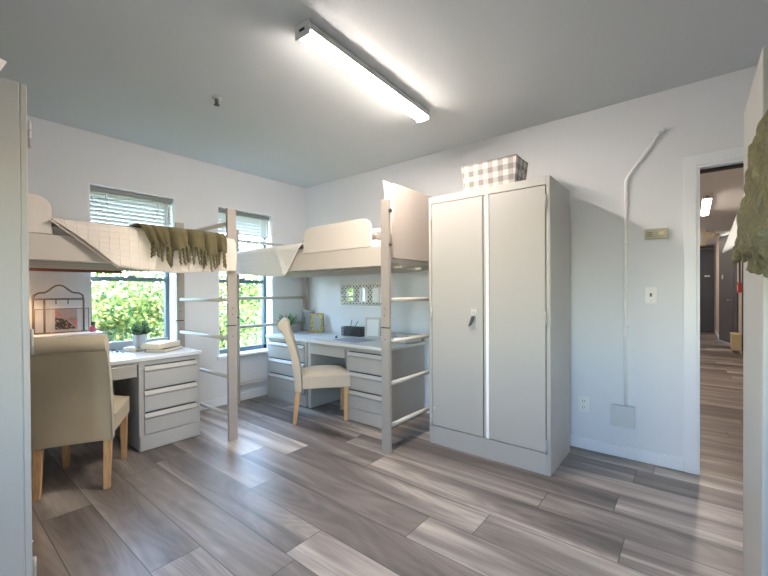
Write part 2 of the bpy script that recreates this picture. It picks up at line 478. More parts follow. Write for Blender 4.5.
def blind(n, y0, y1, zb, label):
    t = thing('venetian_blind', label, 'blind', (-.06, (y0 + y1) / 2, WZ1 - .015), 0, 'venetian blinds in the windows')
    h = (y1 - y0) / 2 - .018
    ob('headrail', bx(-.02, .02, -h, h, -.045, -.002, bev=.003), M['endpanel'], t)
    bm = bmesh.new(); z = -.065; zbl = zb - (WZ1 - .015)
    while z > zbl + .02:
        prism(bm, [(-.010, z - .0160), (.0, z + .001), (.010, z + .0160), (.0115, z + .0157), (.0025, z + .0005), (-.0085, z - .0160)], 1, -h, h)
        z -= .0362
    ob('slats', bm, M['blind'], t)
    ob('bottom_rail', bx(-.013, .013, -h, h, zbl - .012, zbl + .006, bev=.003), M['white'], t)
    for yy in (-h * .62, h * .62): ob('ladder_cord', tb([(.014, yy, -.04), (.014, yy, zbl)], .0018, 6), M['white'], t)
    ob('tilt_wand', tb([(.024, h * .86, -.04), (.026, h * .86, max(zbl * .85, -.42))], .004, 8), M['white'], t)
blind(1, *WIN[0], 1.66, 'white venetian blind lowered behind the bed with the olive throw')
blind(2, *WIN[1], 1.86, 'white venetian blind drawn up short in the window nearest the corner')

# door opening to the hallway
d = thing('door_1', 'white painted door frame open to the hallway', 'door', (0, 0, 0)); d['kind'] = 'structure'
bm = bmesh.new()
box(bm, DX0 - .065, DX0 + .002, -.018, -.001, 0, DZ + .065, bev=.003); box(bm, DX1, DX1 + .065, -.018, -.001, 0, DZ + .065, bev=.003)
box(bm, DX0 + .002, DX1, -.018, -.001, DZ - .002, DZ + .065, bev=.003)
ob('door_casing', bm, M['trim'], d)
bm = bmesh.new()
box(bm, DX0, DX0 + .018, -.01, .13, 0, DZ); box(bm, DX1 - .018, DX1, -.01, .13, 0, DZ); box(bm, DX0 + .018, DX1 - .018, -.01, .13, DZ - .018, DZ)
ob('door_jamb', bm, M['trim'], d)
ob('door_stop', bx(DX0 + .018, DX1 - .018, .05, .10, DZ - .034, DZ - .018), M['dark'], d)
ob('strike_plate', bx(DX0 + .018, DX0 + .021, .0, .03, .93, 1.03, bev=.001), M['steel'], d)

# hallway
HC = 2.56
struct('wall_hall_left', bx(HX0 - .1, HX0, .12, HY, 0, CH), M['hallwall'], 'beige hallway wall on the left')
struct('ceiling_hall', bx(HX0 - .1, HX1 + .5, .12, HY + .2, HC, HC + .1), M['ceiling'], 'ceiling of the hallway')
bm = bmesh.new()
box(bm, HX1, HX1 + .1, .12, 8.25, 0, CH); box(bm, 4.5, 4.6, 9.25, HY, 0, CH); box(bm, 4.5, HX1 + .1, 9.25, 9.33, 0, CH)
struct('wall_hall_right', bm, M['hallwall'], 'beige hallway wall on the right')
struct('wall_hall_end', bx(HX0, 4.6, HY, HY + .1, 0, CH), M['hallwall'], 'end wall of the hallway')
struct('baseboard_hall', box(bx(HX1 - .014, HX1 - .001, .12, 8.2, 0, .1), 4.486, 4.499, 9.25, HY, 0, .1), M['trim'], 'white baseboard in the hallway')
d2 = thing('door_2', 'dark slate double door at the far end of the hallway', 'door', (0, 0, 0)); d2['kind'] = 'structure'
for k, (a, b) in enumerate(((3.72, 4.08), (4.09, 4.46))):
    ob('door_leaf', bx(a, b, HY - .05, HY - .005, .01, 2.42, bev=.004), M['halldoor'], d2)
ob('transom', bx(3.72, 4.46, HY - .04, HY - .005, 2.43, HC - .03), M['halldoor'], d2)
ob('name_plate', bx(4.25, 4.37, HY - .056, HY - .05, 1.62, 1.66), M['white'], d2)
d3 = thing('door_3', 'dark slate door standing ajar on the right of the hallway', 'door', (4.505, 9.2, 0), math.atan2(8.25 - 9.2, 4.715 - 4.505)); d3['kind'] = 'structure'
ob('door_leaf', bx(0, .96, -.02, .02, .01, HC - .04, bev=.004), M['halldoor'], d3)
ob('door_lever', tb([(.86, -.02, 1.0), (.86, -.07, 1.0), (.76, -.07, 1.0)], .012), M['chrome'], d3)
ob('wall_plate', bx(.22, .30, -.026, -.02, 1.5, 1.6), M['white'], d3)
d4 = thing('door_4', 'dark door frame in the right-hand hallway wall', 'door', (0, 0, 0)); d4['kind'] = 'structure'
ob('door_leaf', bx(HX1 - .03, HX1 - .002, 7.42, 8.2, .01, 2.3, bev=.004), M['halldoor'], d4)
d5 = thing('door_5', 'dark narrow door edge nearest in the right-hand hallway wall', 'door', (0, 0, 0)); d5['kind'] = 'structure'
ob('door_leaf', bx(HX1 - .03, HX1 - .002, 5.3, 6.4, .01, 2.3, bev=.004), M['dark'], d5)
t = thing('fire_alarm_point', 'small red fire alarm call point on the hallway wall', 'alarm', (HX1, 6.95, 1.27))
ob('housing', bx(-.05, -.001, -.12, .12, -.095, .095, bev=.01), M['red'], t)
ob('window_panel', bx(-.054, -.05, -.06, .06, -.05, .05), M['white'], t)
t = thing('notice_frame', 'grey framed notice above the red alarm point in the hallway', 'frame', (HX1, 7.15, 1.6))
ob('frame', bx(-.03, -.001, -.16, .16, -.24, .24, bev=.004), M['steel'], t)
ob('sheet', bx(-.032, -.03, -.13, .13, -.21, .21), M['greyplastic'], t)
t = thing('buff_wall_box', 'buff coloured box low on the right-hand hallway wall', 'box', (HX1, 7.0, .20))
ob('box_body', bx(-.14, -.001, -.22, .22, -.15, .15, bev=.01), M['yellowbox'], t)
ob('box_lid', bx(-.15, -.001, -.23, .23, .15, .165, bev=.004), M['yellowbox'], t)
t = thing('ceiling_unit', 'cream box hung under the hallway ceiling before the dark doors', 'fixture', (4.07, 7.6, HC))
ob('housing', bx(-.2, .14, -.12, .12, -.36, -.001, bev=.01), M['cream'], t)
ob('grille', bx(-.16, .1, -.124, -.12, -.3, -.08), M['greyplastic'], t)
t = thing('emergency_light', 'cream twin-head emergency light at the hallway end', 'light', (4.26, 8.3, HC - .09))
ob('battery_case', bx(-.12, .12, -.12, -.04, -.05, .0895, bev=.003), M['cream'], t)
for s in (-1, 1): ob('lamp_head', lathe(bmesh.new(), [(.04, 0), (.075, .03), (.075, .06), (.05, .08)], 16, (s * .13, -.09, -.03)), M['cream'], t)

def batten(label, loc, L, lens, group, rot=0):
    t = thing('ceiling_light', label, 'ceiling light', loc, rot, group)
    prof = [(-.042, 0), (-.052, -.018), (-.052, -.05), (.052, -.05), (.052, -.018), (.042, 0)]
    ob('housing', prism(bmesh.new(), prof, 1, -L / 2, L / 2, .003), M['greyplastic'], t)
    for s in (-1, 1):
        e = ob('end_cap', prism(bmesh.new(), [(-.054, -.001), (-.054, -.074), (.054, -.074), (.054, -.001)], 1, s * L / 2, s * (L / 2 + .012), .004), M['greyplastic'], t)
        ob('knockout', bx(-.02, .02, s * (L / 2 + .012), s * (L / 2 + .013), -.045, -.03), M['dark'], e)
    pr = [(.049 * math.cos(PI + PI * k / 10), -.048 + .024 * math.sin(PI + PI * k / 10)) for k in range(11)]
    ob('lens', prism(bmesh.new(), pr, 1, -L / 2 + .002, L / 2 - .002), lens, t)
    return t
batten('long white strip light on the room ceiling, switched on', (2.405, -1.405, CH - .0005), 1.19, M['lens'], None, math.radians(2.6))
batten('lit strip light on the hallway ceiling', (4.14, 4.4, HC - .0005), 1.5, M['halllens'], None)
for yy_, wh_ in ((7.4, 'hidden to the left in the middle of the hallway'), (9.9, 'hidden to the left at the far end of the hallway')):
    batten('added fill strip light ' + wh_, (3.45, yy_, HC - .0005), 1.2, M['halllens'], None)  # unseen lamps added to brighten the far hall and its doors
batten('nearer strip light on the hallway ceiling just past the doorway', (4.05, 1.5, HC - .0005), 1.2, M['halllens'], None)

t = thing('sprinkler_head', 'small sprinkler head on the ceiling left of the strip light', 'sprinkler', (1.37, -1.91, CH - .0005))
ob('escutcheon', lathe(bmesh.new(), [(.035, 0), (.034, -.006), (.014, -.01)][::-1], 20), M['chrome'], t)
ob('body', lathe(bmesh.new(), [(.012, -.04), (.012, -.01)], 12), M['steel'], t)
ob('deflector', lathe(bmesh.new(), [(.003, -.055), (.02, -.052), (.02, -.049), (.006, -.045)], 16), M['steel'], t)

# wall fittings
t = thing('conduit', 'white surface conduit bending up the wall left of the doorway', 'conduit', (0, 0, 0))
pts = [(3.60, -.016, .37), (3.605, -.016, 1.98), (3.608, -.016, 2.02), (3.622, -.016, 2.05), (3.81, -.016, 2.312)]
ob('pipe', tb(pts, .0105, 10), M['strip'], t)
ob('end_fitting', lathe(bmesh.new(), [(.02, -.014), (.024, -.005), (.024, .01), (.014, .018)], 14, (3.815, -.026, 2.32)), M['trim'], t)
for z in (.95, 1.55): ob('strap', bx(3.586, 3.622, -.029, -.001, z, z + .012, bev=.002), M['trim'], t)
t = thing('junction_box', 'grey junction box low on the wall under the conduit', 'box', (3.588, 0, .31))
ob('box_body', bx(-.072, .072, -.05, -.001, -.07, .075, bev=.006), M['greyplastic'], t)
ob('cover_plate', bx(-.076, .076, -.056, -.05, -.074, .079, bev=.003), M['greyplastic'], t)
t = thing('wall_outlet', 'white power outlet low on the wall beside the locker', 'outlet', (3.326, 0, .345))
ob('face_plate', bx(-.038, .038, -.009, -.001, -.06, .06, bev=.003), M['white'], t)
for z in (-.025, .025):
    e = ob('receptacle', bx(-.018, .018, -.012, -.009, z - .016, z + .016, bev=.002), M['white'], t)
    bm = bmesh.new(); box(bm, -.009, -.006, -.0125, -.012, z - .004, z + .008); box(bm, .006, .009, -.0125, -.012, z - .004, z + .008)
    box(bm, -.002, .002, -.0125, -.012, z - .012, z - .008)
    ob('slots', bm, M['dark'], e)
t = thing('light_switch', 'white toggle light switch between conduit and doorway', 'switch', (3.753, 0, 1.187))
ob('face_plate', bx(-.036, .036, -.009, -.001, -.06, .06, bev=.003), M['white'], t)
ob('toggle', bx(-.006, .006, -.022, -.009, -.008, .016, bev=.002), M['steel'], t)
for z in (-.04, .04): ob('screw', lathe(bmesh.new(), [(.003, -.001), (.003, .001)], 8, (0, -.010, z)), M['steel'], t)
t = thing('wall_sensor', 'beige thermostat box on the wall above the light switch', 'thermostat', (3.784, 0, 1.615))
ob('housing', bx(-.066, .066, -.034, -.001, -.036, .036, bev=.006), M['beigeplastic'], t)
bm = bmesh.new()
for k in range(3): box(bm, -.05, -.02, -.0355, -.034, -.016 + k * .012, -.012 + k * .012)
ob('vents', bm, M['steel'], t)
ob('dial', bx(.015, .045, -.037, -.034, -.012, .012, bev=.003), M['cream'], t)

# ------------------------------------------------------------------ lockers (origin: back centre on the floor, front at -Y)
def locker(label, loc, rotz, w, dep, group='grey metal lockers', detail=True):
    H = 1.98; h = w / 2
    t = thing('metal_locker', label, 'locker', loc, rotz, group)
    bm = bmesh.new()
    box(bm, -h, h, -dep + .02, 0, 0, H, bev=.004)
    F0, F1 = -dep, -dep + .02
    box(bm, -h, -h + .026, F0, F1, 0, H, bev=.003); box(bm, h - .026, h, F0, F1, 0, H, bev=.003)
    box(bm, -h + .026, h - .026, F0, F1, H - .055, H, bev=.003); box(bm, -h + .026, h - .026, F0, F1, 0, .145, bev=.003)
    ob('cabinet_body', bm, M['locker'], t)
    ob('door_recess', bx(-h + .026, h - .026, F1 - .004, F1 + .002, .145, H - .055), M['dark'], t)
    dl = ob('door', bx(-h + .031, -.004, F0 - .002, F1 - .005, .151, H - .06, bev=.003), M['locker'], t)
    ob('door_flange', bx(.002, .022, F0 + .002, F1 - .004, .151, H - .06, bev=.002), M['locker'], t)
    dr = ob('door', bx(.040, h - .031, F0 - .002, F1 - .005, .151, H - .06, bev=.003), M['locker'], t)
    st = ob('centre_strip', bx(.024, .045, F0 - .010, F0 - .002, .151, H - .06, bev=.002), M['strip'], dr)
    st['label'] = 'centre strip whitened for the light it catches'
    for dd, s in ((dl, -1), (dr, 1)):
        for z in (.19, 1.04, 1.81):
            bm = tb([(s * (h - .028), F0 - .007, z - .048), (s * (h - .028), F0 - .007, z + .048)], .0075, 10)
            for q in (-.016, .016): box(bm, s * (h - .028) - .009, s * (h - .028) + .009, F0 - .013, F0 - .001, z + q - .002, z + q + .002)
            ob('hinge', bm, M['locker'], dd)
    x = -.075
    hb = bx(x - .020, x + .024, F0 - .010, F0 - .002, 1.035, 1.095, bev=.003)
    lathe(hb, [(.009, 0), (.009, .009)], 12, (x + .008, F0 - .016, 1.066))
    hd = ob('handle', hb, M['chrome'], dl); hd['label'] = 'chrome lever handle with lock'
    bm = bmesh.new()
    prism(bm, [(x - .006, 1.04), (x + .012, 1.04), (x + .008, 1.015), (x - .012, .972), (x - .034, .962), (x - .030, .975)], 1, F0 - .03, F0 - .012, .003)
    ob('lever', bm, M['steel'], dl)
    ob('latch_cup', bx(x - .018, x + .024, F0 - .005, F0 - .002, .955, 1.033, bev=.002), M['chrome'], dl)
    ob('rivet', lathe(bmesh.new(), [(.006, -.002), (.006, .002)], 10, (-h + .05, F0 - .004, .29)), M['white'], dl)
    return t
locker('tall grey metal locker with chrome handle in the middle, gingham basket on top', ((2.322 + 3.257) / 2, -.13, 0), 0, .935, .513)
locker('grey metal locker cut off by the left edge of the photo', (2.10 - .4675, -3.515, 0), PI, .935, .513)
locker('grey metal locker beside the doorway at the right edge', (4.15 + .4675, -1.02, 0), 0, .935, .573)

# ------------------------------------------------------------------ loft beds (local: X along the bed, front at Y=-1, wall side at Y=0)
LB = 2.19
def loft_bed(label, loc, rotz, guard, headboard=False, batten_=False):
    t = thing('loft_bed', label, 'loft bed', loc, rotz, 'grey metal loft beds')
    W = 1.0
    for x in (0, LB - .075):
        for y, nm in ((-W, 'front'), (-.03, 'rear')):
            bm = bmesh.new()
            box(bm, x, x + .075, y, y + .03, 0, .948, bev=.003); box(bm, x, x + .075, y, y + .03, .955, 1.915, bev=.003)
            p = ob('post', bm, M['post'], t)
            ob('coupling', bx(x - .003 if x > 1 else x + .004, x + .071 if x > 1 else x + .078, y + .002, y + .028, .947, .956), M['dark'], p)
            bm = bmesh.new()
            for z in (1.09, 1.05): lathe(bm, [(.0045, 0), (.0045, .001)], 8, (0, 0, 0))
            bm.free()
            bm = bmesh.new()
            for z in (1.04, 1.09, .86):
                box(bm, x + .033, x + .041, y - .0012, y + .03 + .0012, z, z + .007)
            ob('bolt_hole', bm, M['dark'], p)
    for y in (-W + .006, -.03):
        sr = ob('side_rail', bx(.075, LB - .075, y, y + .024, 1.42, 1.572, bev=.003), M['bedmetal'], t)
    for xi, x in ((0, .037), (1, LB - .037)):
        for z in (.20, .52, .84, 1.16):
            ob('rung', tb([(x, -W + .03, z), (x, -.03, z)], .017, 12), M['rail'], t)
        if not (headboard and xi == 1): ob('end_rail', bx(x - .012, x + .012, -W + .03, -.03, 1.43, 1.53, bev=.003), M['bedmetal'], t)
        if not (headboard and xi == 1):
            ob('top_bar', tb([(x, -W + .03, 1.80), (x, -.03, 1.80)], .017, 12), M['rail'], t)
    if guard is not None:
        a, b = guard; R = .085; z0, z1 = 1.574, 1.80
        pl = [(a, z0), (b, z0)] + [(b - R + R * math.cos(k * PI / 16), z1 - R + R * math.sin(k * PI / 16)) for k in range(0, 9)] + \
             [(a + R - R * math.sin(k * PI / 16), z1 - R + R * math.cos(k * PI / 16)) for k in range(0, 9)]
        ob('guard_panel', prism(bmesh.new(), pl, 1, -W + .004, -W + .026, .003), M['panel'], t)
    if headboard:
        hbp = ob('headboard', bx(LB - .075 - .03, LB - .077, -W + .172, -.05, 1.49, 2.085, bev=.004), M['headpanel'], t)
        for z in (1.58, 1.83):
            ob('bolt', lathe(bmesh.new(), [(.016, 0), (.016, .012), (.009, .016)], 12, (0, 0, 0)), M['steel'], t).matrix_local = Matrix.Translation((LB, -W + .016, z)) @ Matrix.Rotation(PI / 2, 4, 'Y')
    for k in range(3):
        y = -.22 - .28 * k
        ob('support_bar', bx(.04, LB - .04, y - .012, y + .012, 1.412, 1.43), M['rail'], t)
    for k in range(10):
        x = .14 + k * (LB - .28) / 9
        ob('slat', bx(x - .02, x + .02, -W + .03, -.03, 1.43, 1.438), M['rail'], t)
    if batten_:
        b = ob('wooden_batten', bx(.1, LB - .55, -.10, -.07, 1.395, 1.43), M['redwood'], t); b['label'] = 'reddish brown wooden batten'
    return t
loft_bed('grey loft bed along the windows, olive fringed throw over its side', (.03, -1.575 - LB, 0), PI / 2, (.12, .945 + .072), False, True)
loft_bed('grey loft bed along the back wall with tall headboard beside the locker', (.03, -.04, 0), 0, (1.2, LB - .18), True)
loft_bed('grey loft bed at the right edge under the shaggy olive throw', (5.175, -1.645, 0), -PI / 2, (1.3, 2.0))

def mattress(label, x0, x1, y0, y1):
    o = ob('mattress', bx(x0, x1, y0, y1, 1.441, 1.635, bev=.03, seg=4), M['matt'], None, True)
    return tag(o, label, 'mattress', 'bunk mattresses')
mattress('striped mattress on the loft bed with the olive fringed throw', .09, .99, -3.66, -1.68)
mattress('striped mattress on the loft bed along the back wall', .14, 2.08, -1.0, -.10)
mattress('mattress on the loft bed at the right edge', 4.22, 5.11, -3.72, -1.75)

def sm(a, b, t):
    t = max(0, min(1, (t - a) / (b - a))); return t * t * (3 - 2 * t)
def lerp(a, b, t): return a + (b - a) * t

# quilt on bed along the windows (world coords)
def drape(t, xin, xout, ztop, zbot):
    """profile across a bed edge: t in 0..1 from inside, over the edge, to the hem -> (x, z)"""
    Lt = abs(xout - xin); Rr = .05; Lh = ztop - zbot
    s = t * (Lt - Rr + Rr * PI / 2 + Lh - Rr); sg = 1 if xout > xin else -1
    if s < Lt - Rr: return xin + sg * s, ztop
    s -= Lt - Rr
    if s < Rr * PI / 2:
        a = s / Rr; return xout - sg * (Rr - Rr * math.sin(a)), ztop - Rr + Rr * math.cos(a)
    s -= Rr * PI / 2
    return xout, ztop - Rr - s

def q1(u, v):
    hem = 1.385
    x, z = drape(v, .12, 1.052, 1.668, hem)
    down = max(0, min(1, (1.66 - z) / (1.66 - hem)))
    yl = lerp(-2.755, -2.43, down ** .9) if x > 1.0 else -2.755
    out = sm(.9, 1.0, x)
    yr = lerp(-1.70, -1.60, out) + .01 * math.sin(down * 3)
    y = lerp(yl, yr, u)
    n = noise.noise((y * 5, z * 5, x * 5))
    if out > .3:
        x += .007 * math.sin(y * 13 + 1) * down + .012 * n * down + .010 * down
        z += .012 * math.sin(y * 7 + .6) * down
        x += .012 * math.exp(-((y + 2.22 + .05 * down) / .018) ** 2) + .006 * math.exp(-((y + 2.17 + .05 * down) / .012) ** 2)
        if y < -2.2: x += .012 * down
        z -= .006 * down * math.sin((y + 2.4) * 4)
    else: z += .01 * n + .012 * sm(-1.9, -1.7, y)
    return x, y, z
o = ob('quilt', grid(q1, 110, 70, 1), M['quilt'], None, True, mods=[SOL(.012)])
tag(o, 'cream quilt hanging over the side of the window-side loft bed', 'blanket')
def q1f(u, v):
    y = lerp(-2.762, -2.425, u); z = lerp(1.655, 1.385, u)
    w = .045 * math.sin(min(1, u * 2.2) * PI / 2) * (1 - .35 * u)
    a = v
    return 1.052 + .012 * u - .02 * math.sin(a * PI) - .012 * a, y + .95 * w * a - .03 * (1 - a) * u * 0 - .0, z + .02 * a * w - w * (1 - a) * .0 + w * a * .7
o2 = ob('turned_hem', grid(q1f, 30, 6), M['quilt'], o, True, mods=[SOL(.008)])

def q2(u, v):
    hem = 1.385
    x = None
    yy, z = drape(v, -.12, -1.062, 1.672, hem)
    down = max(0, min(1, (1.66 - z) / (1.66 - hem)))
    out = sm(.9, 1.0, -yy)
    xr = lerp(1.225, 1.02, down) if out > .5 else 1.225
    xl = lerp(.17, .11, out)
    x = lerp(xl, xr, u)
    n = noise.noise((x * 5 + 9, z * 5, yy * 5))
    if out > .3:
        yy -= .007 * math.sin(x * 15) * down + .010 * n * down + .008 * down
        z += .010 * math.sin(x * 6) * down + .04 * down * (1 - u) * .8
        # a crease running to the lower corner
        cx = lerp(.86, 1.0, down); yy -= .012 * math.exp(-((x - cx) / .03) ** 2)
    else: z += .008 * n
    return x, yy, z
o = ob('quilt', grid(q2, 110, 70, 0), M['quilt_w'], None, True, mods=[SOL(.012)])
tag(o, 'white quilt folded over the foot of the back-wall loft bed', 'blanket')

def tassel(p, L, r, mat, parent, sway):
    pts = []; rad = []
    n = 14
    ph = random.uniform(0, 6)
    for k in range(n + 1):
        s = k / n
        pts.append((p[0] + .004 * math.sin(s * 26 + ph) * .6 + sway[0] * s * s, p[1] + .004 * math.cos(s * 26 + ph) * .6 + sway[1] * s * s, p[2] - L * s))
        rad.append(r * (1 - .25 * s) * (1 + .18 * math.sin(s * 40)))
    rad[-1] = r * .45
    ob('tassel', tb(pts, r, 8, True, rad), mat, parent)

def th1(u, v):
    y = lerp(-2.31, -1.70, u)
    ph = u * 2 * PI * 4.6 + .5 + .9 * math.sin(u * 7)
    fold = 2.2 * abs(math.sin(ph * .62)) ** .7 - 1.3 + .3 * math.sin(2.3 * ph + 1)
    hem = 1.535 + .02 * math.sin(ph * .5) - .012 * u + .02 * (1 - u)
    x, z = drape(v, .45, 1.092, 1.695, hem)
    down = max(0, min(1, (1.69 - z) / (1.69 - hem)))
    y += (-.0 + .06 * (1 - u) ** 2) * down
    if x > 1.0:
        x += .026 * fold * (.35 + .65 * down) + .010 * noise.noise((y * 9, z * 9, 3)) + .012 * down; y += .010 * math.cos(ph) * down
    else: z += .006 * fold
    return x, y, z
o = ob('throw', grid(th1, 160, 60), M['olive'], None, True, mods=[SOL(.010)])
tag(o, 'olive green throw with long fringe over the cream quilt', 'throw', 'olive throws')
for k in range(24):
    u = (k + .5 + random.uniform(-.2, .2)) / 24
    x, y, z = th1(u, 1.0)
    tassel((x + .004, y, z + .012), random.uniform(.11, .145), .0095, M['olive'], o, (random.uniform(.0, .008), random.uniform(-.012, .012)))

# right-hand bed: white sheet and shaggy throw
def s3(u, v):
    y = lerp(-1.66, -3.0, u)
    hem = 1.335 + .01 * math.sin(u * 20)
    x, z = drape(v, 4.7, 4.135, 1.655, hem)
    down = max(0, min(1, (1.65 - z) / (1.65 - hem)))
    if x < 4.2:
        x -= .08 * down ** 1.2 * (1 - .7 * sm(0, .15, u)) + .006 * math.sin(y * 30) * down
        y -= .03 * down * (1 - u)
    return x, y, z
o = ob('bed_sheet', grid(s3, 60, 50), M['pillow'], None, True, mods=[SOL(.004)])
tag(o, 'white sheet corner hanging below the shaggy olive throw', 'sheet')
def s3t(u, v):
    y = lerp(-1.70, -2.95, u)
    hem = 1.315 - .025 * sm(0, .7, u) + .012 * math.sin(u * 34)
    x, z = drape(v, 4.6, 4.128, 1.665, hem)
    down = max(0, min(1, (1.67 - z) / (1.67 - hem)))
    if x < 4.2:
        x -= (.014 * math.sin(u * 38) + .018 * noise.noise((y * 12, z * 10, 1))) * (.15 + .85 * down) + .030 * down
        x -= .011 * noise.noise((y * 42, z * 42, 7)); z += .012 * noise.noise((y * 25, z * 10, 4)) * down
        y -= .04 * down * (1 - u)
    else: z += .01 * noise.noise((y * 8, x * 8, 2))
    return x, y, z
o = ob('throw', grid(s3t, 150, 90), M['olive_fluff'], None, True, mods=[SOL(.022)])
tag(o, 'shaggy olive throw hanging at the right edge, nearest the viewer', 'throw', 'olive throws')
for k in range(26):
    u = (k + .5 + random.uniform(-.3, .3)) / 26
    x, y, z = s3t(u, 1.0)
    tassel((x, y, z + .02), random.uniform(.03, .07), .013, M['olive_fluff'], o, (random.uniform(-.01, .012), random.uniform(-.012, .012)))

def pillow(name, label, loc, sx, sy, sz, mat, rot=(0, 0, 0), cat='pillow', frill=False):
    bm = bmesh.new(); n = 20
    for s in (1, -1):
        V = [[None] * (n + 1) for _ in range(n + 1)]
        for i in range(n + 1):
            for j in range(n + 1):
                a, b = i / n * 2 - 1, j / n * 2 - 1
                h = (max(0, 1 - a ** 4) * max(0, 1 - b ** 4)) ** .6
                pin = 1 - .08 * (1 - abs(a)) * (abs(b) ** 3)
                pin2 = 1 - .08 * (1 - abs(b)) * (abs(a) ** 3)
                V[i][j] = bm.verts.new((a * sx * pin2, b * sy * pin, s * sz * h * (1 + .15 * noise.noise((a * 2, b * 2, s)))))
        for i in range(n):
            for j in range(n):
                bm.faces.new((V[i][j], V[i + 1][j], V[i + 1][j + 1], V[i][j + 1])).smooth = True
    bmesh.ops.remove_doubles(bm, verts=bm.verts, dist=1e-5)
    o = ob(name, bm, mat, None, True)
    o.location = loc; o.rotation_euler = rot
    return tag(o, label, cat)
pillow('pillow', 'white frilled pillow stood up against the headboard of the back-wall bed', (2.065, -.575, 1.885), .235, .315, .045, M['pillow'], (math.radians(3), math.radians(90), 0))
pillow('pillow', 'plump white pillow lying at the guard rail of the back-wall bed', (1.90, -.66, 1.70), .15, .30, .055, M['matt'])
pillow('pillow', 'white pillow at the near end of the window-side loft bed', (.52, -3.0, 1.70), .30, .30, .06, M['matt'])
pillow('cushion', 'white cushion lying on top of the locker at the left edge', (1.83, -3.27, 2.052), .24, .22, .064, M['pillow'], cat='cushion')

# ------------------------------------------------------------------ desks (local: X width from 0, front at Y=-dep, back Y=0)
def drawer(parent, x0, x1, yf, z0, z1, tilt=True):
    d_ = ob('drawer', bx(x0, x1, yf - .012, yf + .004, z0, z1 - .03, bev=.003), M['deskmetal'], parent)
    pr = [(yf - .011, z1 - .052), (yf - .024, z1 - .040), (yf - .024, z1 - .033), (yf - .010, z1 - .008), (yf - .004, z1 - .008), (yf - .004, z1 - .05)]
    ob('pull_lip', prism(bmesh.new(), pr, 0, x0, x1), M['deskmetal'], d_)
    ob('pull_shade', bx(x0 + .004, x1 - .004, yf - .002, yf - .001, z1 - .012, z1 + .003), M['steel'], d_)  # flat dark strip standing in for shade above the pull lip
    return d_
def pedestal(t, x0, x1, yf, name='pedestal'):
    p = ob(name, bx(x0, x1, yf, -.02, 0.004, .70, bev=.004), M['deskmetal'], t)
    ob('plinth', bx(x0 + .004, x1 - .004, yf - .010, yf, .004, .118, bev=.003), M['deskmetal'], t)
    for z0, z1 in ((.125, .30), (.30, .475), (.475, .665)):
        drawer(t, x0 + .035, x1 - .035, yf, z0 + .004, z1 - .004)
def kneehole(t, x0, x1, yf):
    ob('pencil_drawer', bx(x0 + .015, x1 - .015, yf - .012, yf + .3, .585, .675, bev=.003), M['deskmetal'], t)
    ob('modesty_panel', bx(x0, x1, -.10, -.08, .22, .70), M['deskmetal'], t)
    ob('apron', bx(x0, x1, yf, yf + .02, .675, .70), M['deskmetal'], t)
def top(t, x0, x1, yf, riser=True):
    ob('desktop', bx(x0, x1, yf, -.002, .70, .728, bev=.004), M['desktop'], t)
    if riser: ob('back_riser', bx(x0 + .02, x1 - .02, -.028, -.004, .728, .80, bev=.003), M['deskmetal'], t)

# desk under the window-side bed : front faces +X
t = thing('steel_desk', 'grey steel desk under the window-side loft bed, tan chair in front', 'desk', (.045, -3.27, 0), PI / 2, 'grey steel desks')
top(t, 0, 1.555, -.662); pedestal(t, 1.08, 1.545, -.642); kneehole(t, .50, 1.08, -.642); pedestal(t, .01, .50, -.642)
ob('drawer_lock', lathe(bmesh.new(), [(.008, -.002), (.008, .003)], 10, (1.098, -.645, .64)), M['chrome'], t)
# desk and dresser under the back-wall bed
t = thing('steel_desk', 'grey steel desk under the back-wall loft bed, cream chair pushed in', 'desk', (.812, -.045, 0), 0, 'grey steel desks')
top(t, 0, 1.10, -.635)
ob('side_panel', bx(.005, .05, -.605, -.02, .004, .70, bev=.003), M['deskmetal'], t)
kneehole(t, .05, .578, -.605); pedestal(t, .578, 1.08, -.605)
t = thing('steel_dresser', 'grey three-drawer steel dresser in the corner left of the desk', 'dresser', (.088, -.045, 0), 0)
top(t, 0, .722, -.635, False); pedestal(t, .005, .716, -.605, 'carcass')

t = thing('metal_end_panel', 'grey metal panel box standing on the corner dresser behind the plant', 'box', (.142, -.10, .7285), 0)
ob('panel', bx(-.05, .13, -.035, .02, 0, .255, bev=.004), M['endpanel'], t)
ob('slot', bx(-.005, .004, -.0365, -.035, .09, .19), M['dark'], t)
ob('top_cap', bx(-.055, .135, -.04, .025, .255, .265, bev=.002), M['deskmetal'], t)

